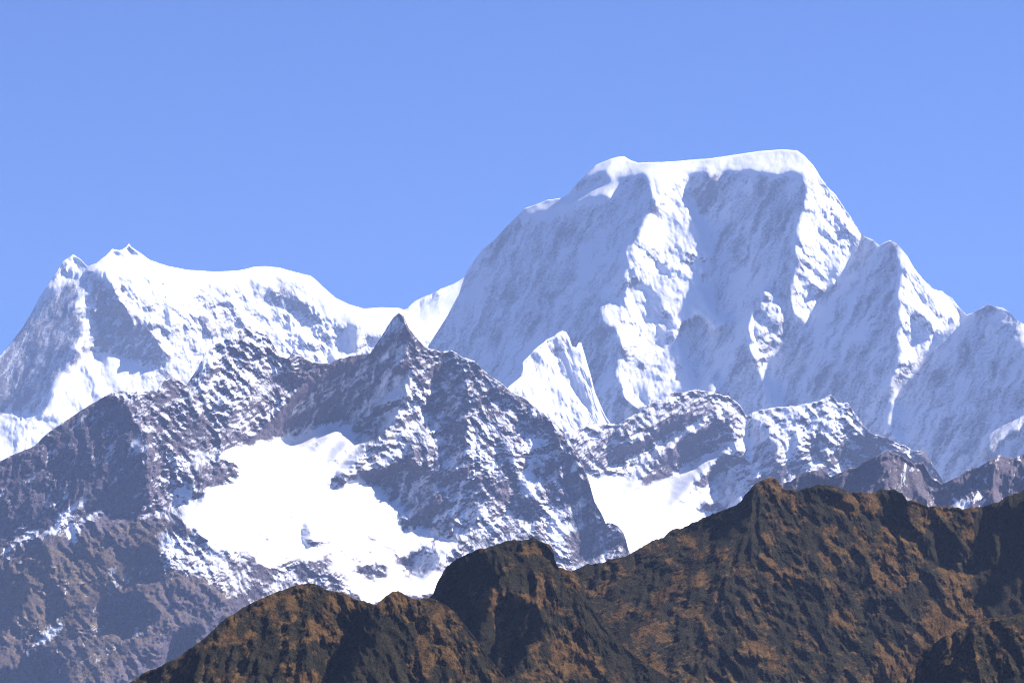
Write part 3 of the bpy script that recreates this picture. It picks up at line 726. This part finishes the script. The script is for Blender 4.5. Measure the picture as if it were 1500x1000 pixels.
# brown hills
SB = [(760, 900), (800, 860), (820, 845), (843, 832), (867, 825), (892, 818), (920, 811), (951, 797), (972, 786), (986, 774), (1000, 771), (1031, 758), (1052, 751), (1073, 741), (1087, 730), (1101, 713), (1112, 704), (1122, 701), (1136, 702), (1147, 713), (1164, 718), (1175, 716),
      (1196, 713), (1209, 709), (1217, 709), (1231, 715), (1245, 722), (1259, 722), (1280, 723), (1290, 716), (1308, 718), (1322, 722), (1329, 732), (1346, 732), (1360, 741), (1378, 743), (1413, 743), (1436, 743), (1451, 737), (1469, 730), (1490, 722), (1500, 718), (1540, 700), (1600, 690), (1700, 680), (1850, 720), (2100, 800), (2350, 900)]
terrain('brown_hill', 'broad rugged brown hillside of scrub and orange grass filling the lower right', 'hill',
        SB, [(700, 1110), (1700, 1110)], 2550, M_brown, .22, .8,
        facets=[([(986, 774), (1101, 713), (1122, 705), (1112, 740), (1090, 760), (1050, 790)], -.5, .8),
                ([(1122, 705), (1150, 715), (1170, 740), (1150, 760), (1125, 745)], .5, .9),
                ([(1290, 722), (1330, 735), (1330, 790), (1300, 780), (1285, 750)], -.5, .7),
                ([(1370, 790), (1390, 760), (1400, 790), (1400, 830), (1385, 840)], -.6, .7),
                ([(1442, 745), (1462, 745), (1462, 790), (1450, 820), (1430, 850), (1412, 845), (1424, 800), (1430, 770)], -.2, .7),
                ([(1462, 750), (1500, 730), (1700, 690), (1700, 880), (1500, 880), (1440, 890), (1432, 865), (1450, 825), (1466, 790)], -.55, .65),
                ([(1462, 775), (1476, 768), (1484, 790), (1460, 840), (1436, 866), (1446, 830)], .35, .8), ([(1470, 860), (1496, 836), (1520, 840), (1485, 885), (1455, 895)], .35, .8), ([(1484, 724), (1500, 720), (1540, 706), (1520, 740), (1492, 745)], .3, .8)],
        rough0=.6, cover0=-.6, grass0=.20, ks=.2, kn=.1,
        grass=[(p, -.25) for p in (  # low grass draws dark scrub, with some shade put into the colour
                   [(1000, 775), (1087, 732), (1112, 706), (1116, 770), (1122, 800), (1080, 800), (1030, 800)], [(1170, 718), (1215, 712), (1215, 745), (1180, 750)], [(1290, 718), (1328, 735), (1330, 760), (1300, 765)],
                   [(1228, 752), (1245, 765), (1250, 790), (1235, 790)], [(1185, 850), (1205, 860), (1216, 880), (1215, 895), (1195, 890)], [(1140, 880), (1158, 870), (1160, 930), (1140, 940)], [(1350, 790), (1378, 756), (1400, 790), (1400, 825), (1380, 835), (1355, 810)], [(1442, 745), (1500, 720), (1700, 690), (1700, 900), (1450, 900), (1430, 865), (1412, 845), (1424, 800), (1432, 765)],
                   [(1398, 746), (1408, 746), (1418, 770), (1410, 772)], [(1295, 880), (1318, 862), (1345, 880), (1340, 895), (1300, 905)], [(1290, 915), (1320, 915), (1325, 945), (1300, 940)], [(1140, 780), (1160, 790), (1150, 815), (1132, 810)],
                   [(1236, 832), (1260, 832), (1262, 870), (1245, 870)], [(905, 850), (980, 820), (975, 860), (900, 885)], [(1185, 905), (1205, 905), (1205, 935), (1185, 935)])]
              + [(p, .55) for p in ([(1255, 770), (1300, 780), (1330, 830), (1330, 870), (1270, 840)], [(1190, 845), (1215, 838), (1235, 875), (1210, 870)], [(1130, 830), (1180, 830), (1185, 870), (1140, 870)], [(1090, 860), (1120, 870), (1118, 890), (1095, 885)])]
              + [(p, 1.1) for p in (
                   [(1115, 703), (1137, 703), (1143, 720), (1140, 740), (1122, 735), (1116, 720)], [(1145, 712), (1165, 722), (1172, 735), (1168, 745), (1155, 745), (1152, 730)], [(1115, 748), (1132, 748), (1130, 765), (1120, 770)],
                   [(1118, 780), (1130, 785), (1145, 800), (1150, 803), (1128, 800)], [(1106, 812), (1120, 815), (1137, 826), (1130, 832), (1112, 823)], [(1225, 735), (1250, 730), (1255, 745), (1250, 752), (1230, 750)],
                   [(1240, 722), (1258, 728), (1262, 742), (1262, 722), (1285, 722), (1280, 745), (1288, 758), (1275, 758), (1265, 748), (1255, 740)], [(1217, 757), (1228, 757), (1228, 772), (1220, 775)], [(1200, 815), (1225, 812), (1232, 830), (1215, 832)],
                   [(1080, 918), (1090, 935), (1115, 940), (1124, 960), (1110, 968), (1090, 955)], [(1210, 905), (1240, 898), (1258, 912), (1250, 918), (1225, 918)], [(1275, 845), (1295, 840), (1312, 860), (1300, 868)],
                   [(1395, 842), (1418, 852), (1425, 868), (1440, 875), (1425, 885), (1425, 900), (1415, 910), (1425, 925), (1400, 932), (1375, 937), (1365, 950), (1345, 975), (1320, 1010), (1290, 1010), (1280, 965), (1290, 940), (1320, 955), (1345, 925), (1360, 905), (1355, 885), (1375, 880), (1392, 878), (1390, 860)],
                   [(1352, 738), (1362, 742), (1400, 743), (1385, 752), (1372, 758), (1355, 768), (1348, 755)], [(1410, 744), (1436, 744), (1430, 752), (1424, 775), (1420, 800), (1412, 805), (1415, 775), (1408, 755)],
                   [(1318, 775), (1350, 770), (1355, 778), (1340, 792), (1320, 788)], [(1336, 795), (1352, 798), (1356, 805), (1345, 810)], [(1358, 810), (1375, 822), (1395, 838), (1390, 846), (1370, 834)],
                   [(1040, 822), (1055, 802), (1072, 800), (1072, 810), (1055, 828), (1042, 830)], [(1012, 850), (1022, 842), (1035, 836), (1032, 848), (1018, 856)], [(980, 838), (1000, 832), (1002, 840), (985, 846)], [(980, 858), (992, 856), (1005, 868), (1000, 876), (990, 872)],
                   [(960, 875), (975, 866), (976, 876), (962, 882)], [(897, 905), (912, 888), (914, 895), (905, 912)], [(927, 895), (940, 886), (942, 892), (930, 902)], [(864, 920), (885, 930), (905, 945), (930, 955), (985, 985), (990, 1010), (950, 1010), (900, 965)],
                   [(955, 905), (965, 910), (975, 935), (968, 945), (958, 925)], [(990, 793), (1010, 789), (1025, 790), (1020, 797), (995, 800)], [(880, 860), (892, 845), (905, 848), (892, 862), (885, 875)])]
              + [(p, .8) for p in ([(1460, 765), (1472, 765), (1468, 778), (1458, 772)], [(1446, 785), (1456, 778), (1456, 795), (1448, 800)], [(1432, 800), (1442, 802), (1440, 815), (1430, 812)], [(1420, 825), (1430, 815), (1426, 832)], [(1486, 722), (1497, 720), (1494, 732)], [(1465, 880), (1485, 875), (1490, 890), (1470, 896)], [(1490, 845), (1500, 840), (1500, 855)])]
              + [(p, -.2) for p in ([(1395, 882), (1404, 882), (1406, 890), (1396, 890)], [(1395, 896), (1408, 895), (1408, 902), (1398, 903)])],
        cover=[([(1278, 770), (1284, 772), (1288, 786), (1283, 784)], .62), ([(1296, 792), (1306, 795), (1304, 800)], .62), ([(1404, 838), (1410, 810), (1420, 790), (1422, 760), (1431, 760), (1428, 795), (1420, 808), (1412, 842)], .62), ([(1352, 738), (1400, 742), (1398, 748), (1360, 752)], .5),
               ([(1258, 730), (1264, 745), (1266, 724), (1285, 722), (1282, 745), (1290, 758), (1272, 758), (1252, 738)], .36), ([(1375, 745), (1400, 745), (1400, 750), (1380, 750)], .55)],
        xr=(770, 2350), seed=12, flow=[([(700, 800), (1120, 690), (1110, 800), (1060, 900), (1000, 1110), (700, 1110)], -42), ([(1122, 700), (1300, 700), (1345, 790), (1330, 960), (1250, 1110), (1000, 1110), (1060, 900), (1112, 800)], 34), ([(1300, 700), (1450, 740), (1430, 870), (1330, 960), (1345, 790)], 22)], back=(.8, 220), stretch=2.8, crest_j=2.0, fs=.7, macro=.9, fine_k=1.9, iso_k=.35, gk=.2, gk2=.4)

# lower right knob hill in front of the grass slope
SG = [(1200, 1110), (1290, 1040), (1325, 1005), (1345, 960), (1380, 935), (1410, 918), (1450, 905), (1500, 895), (1600, 870), (1700, 860)]
terrain('brown_hill', 'dark scrub covered shoulder in the bottom right corner in front of the orange grass slope', 'hill',
        SG, [(1190, 1125), (1700, 1125)], 2050, M_brown, .15, .8, rough0=.8, cover0=-.6, grass0=.30, ks=.2, kn=.1, xr=(1250, 2300), seed=15, back=(.6, 150), stretch=2.8, fs=.7, macro=.9, fine_k=1.9, iso_k=.35, gk=.2, gk2=.4,
        facets=[([(1345, 960), (1380, 935), (1420, 930), (1400, 1000), (1340, 1060)], -.5, .7)])

SK = [(560, 960), (600, 900), (635, 867), (640, 853), (654, 832), (668, 818), (696, 806), (724, 800), (738, 793), (752, 790), (780, 788), (796, 792), (806, 797), (811, 806), (812, 818), (818, 830), (835, 832), (850, 845), (858, 875), (880, 915), (930, 960), (990, 1000), (1060, 1060), (1100, 1110)]
terrain('brown_hill', 'dark square topped hill knob standing in front of the grey rock mountain', 'hill',
        SK, [(500, 1110), (1110, 1120)], 2200, M_brown, .2, .75,
        facets=[([(635, 867), (668, 818), (700, 806), (720, 850), (700, 900), (680, 1000), (660, 1100), (600, 1100)], -.75, .7),
                ([(790, 795), (812, 806), (818, 840), (845, 840), (860, 880), (820, 880), (790, 860)], .1, .9),
                ([(720, 1000), (760, 960), (790, 930), (800, 900), (760, 890), (735, 930), (700, 1000)], -.8, .6),
                ([(735, 880), (790, 885), (790, 900), (740, 960)], -.8, .6)],
        rough0=.5, cover0=-.6, grass0=.06, ks=.2, kn=.1,
        grass=[(p, 1.0) for p in ([(695, 885), (715, 880), (722, 868), (745, 866), (760, 872), (780, 868), (800, 872), (812, 885), (840, 895), (850, 905), (830, 905), (800, 887), (760, 885), (735, 895), (725, 900), (712, 895)],
                   [(818, 828), (830, 832), (848, 850), (850, 860), (838, 868), (828, 850)], [(728, 900), (740, 905), (744, 935), (738, 960), (728, 950), (726, 925)], [(745, 812), (770, 803), (790, 800), (785, 808), (760, 813)], [(696, 804), (722, 800), (720, 806), (700, 808)])]
              + [(p, .5) for p in ([(780, 930), (800, 905), (850, 915), (870, 940), (900, 1000), (760, 1010)], [(790, 840), (815, 850), (820, 870), (790, 868)], [(780, 795), (808, 800), (812, 830), (795, 835)])],
        xr=(580, 1090), crest_j=1.8, seed=16, back=(.8, 220), stretch=2.8, fs=.7, macro=.9, fine_k=1.9, iso_k=.35, gk=.2, gk2=.4)

SA = [(60, 1110), (130, 1040), (189, 1000), (224, 979), (259, 965), (297, 937), (322, 912), (353, 891), (385, 874), (413, 863), (434, 856), (462, 856), (479, 863), (500, 867), (528, 879), (552, 886), (566, 872), (584, 865), (601, 872), (608, 877), (636, 877), (660, 890), (700, 940), (760, 1020), (800, 1110)]
terrain('brown_hill', 'rounded brown grassy hill rising at the bottom left of centre', 'hill',
        SA, [(40, 1125), (820, 1125)], 1950, M_brown, .25, .8,
        facets=[([(500, 890), (552, 890), (560, 920), (530, 960), (490, 1000), (500, 1100), (470, 1100), (480, 1000), (500, 940)], -.8, .7),
                ([(189, 1005), (297, 940), (330, 915), (300, 960), (260, 1010), (180, 1040)], -.5, .8),
                ([(600, 900), (636, 880), (690, 1000), (680, 1100), (600, 1100)], .1, .8)],
        rough0=.5, cover0=-.6, grass0=.30, ks=.2, kn=.1,
        grass=[(p, -.3) for p in ([(515, 908), (555, 900), (600, 905), (602, 960), (560, 1000), (480, 1010), (495, 950), (508, 935)], [(380, 900), (400, 905), (415, 960), (400, 1010), (370, 1010)])]
              + [(p, 1.0) for p in ([(408, 868), (425, 860), (448, 862), (445, 885), (430, 890), (410, 880)], [(478, 878), (510, 880), (528, 890), (500, 895), (482, 890)], [(438, 918), (465, 918), (500, 925), (510, 935), (498, 945), (465, 940), (450, 930)],
                   [(415, 972), (450, 978), (475, 985), (480, 1005), (440, 1005), (415, 985)], [(556, 897), (564, 868), (590, 866), (612, 880), (600, 892), (575, 902), (560, 907)], [(598, 898), (615, 900), (628, 930), (625, 960), (612, 950), (605, 920)], [(628, 890), (645, 900), (655, 935), (662, 965), (642, 965), (632, 920)],
                   [(380, 882), (400, 878), (400, 886), (384, 892)], [(340, 905), (360, 895), (362, 905), (340, 915)], [(310, 935), (330, 925), (330, 940), (310, 950)])],
        xr=(70, 795), crest_j=1.6, seed=17, flow=[([(60, 1110), (430, 850), (460, 860), (440, 1110)], -26), ([(470, 850), (560, 880), (560, 1110), (450, 1110)], 22)], back=(.8, 220), stretch=2.8, fs=.7, macro=.9, fine_k=1.9, iso_k=.35, gk=.2, gk2=.4)

# ----------------------------------------------------------------- valley floor
me = bpy.data.meshes.new('ground')
R_ = 90000
me.from_pydata([(-R_, -R_, 0), (R_, -R_, 0), (R_, R_, 0), (-R_, R_, 0)], [], [(0, 1, 2, 3)])
gm = bpy.data.materials.new('valley_ground'); gm.use_nodes = True
t = gm.node_tree
geo = nd(t, 'ShaderNodeNewGeometry')
t.links.new(ramp(t, noise(t, geo.outputs['Position'], 400, 6, .6), .35, (.04, .045, .02, 1), .65, (.10, .075, .04, 1)), t.nodes['Principled BSDF'].inputs['Base Color'])
t.nodes['Principled BSDF'].inputs['Roughness'].default_value = .9
me.materials.append(gm)
g = bpy.data.objects.new('ground', me); C.collection.objects.link(g)
g['kind'] = 'structure'; g['label'] = 'brown and green valley floor below the hills'; g['category'] = 'ground'

# ----------------------------------------------------------------- mountain air
hx, hy0, hy1, hz0, hz1 = 12000, -600, 24500, -60, 3900
v = [(x, y, z) for z in (hz0, hz1) for (x, y) in ((-hx, hy0), (hx, hy0), (hx, hy1), (-hx, hy1))]
me = bpy.data.meshes.new('haze')
me.from_pydata(v, [], [(3, 2, 1, 0), (4, 5, 6, 7), (0, 1, 5, 4), (1, 2, 6, 5), (2, 3, 7, 6), (3, 0, 4, 7)])
hm = bpy.data.materials.new('mountain_air'); hm.use_nodes = True
t = hm.node_tree
t.nodes.remove(t.nodes['Principled BSDF'])
pv = nd(t, 'ShaderNodeVolumePrincipled')
pv.inputs['Color'].default_value = (.41, .58, 1.0, 1)
pv.inputs['Density'].default_value = 2.5e-5
pv.inputs['Anisotropy'].default_value = 0.0
t.links.new(pv.outputs[0], t.nodes['Material Output'].inputs['Volume'])
me.materials.append(hm)
h = bpy.data.objects.new('haze', me); C.collection.objects.link(h)
h['kind'] = 'stuff'; h['label'] = 'thin blue haze of the mountain air'; h['category'] = 'haze'
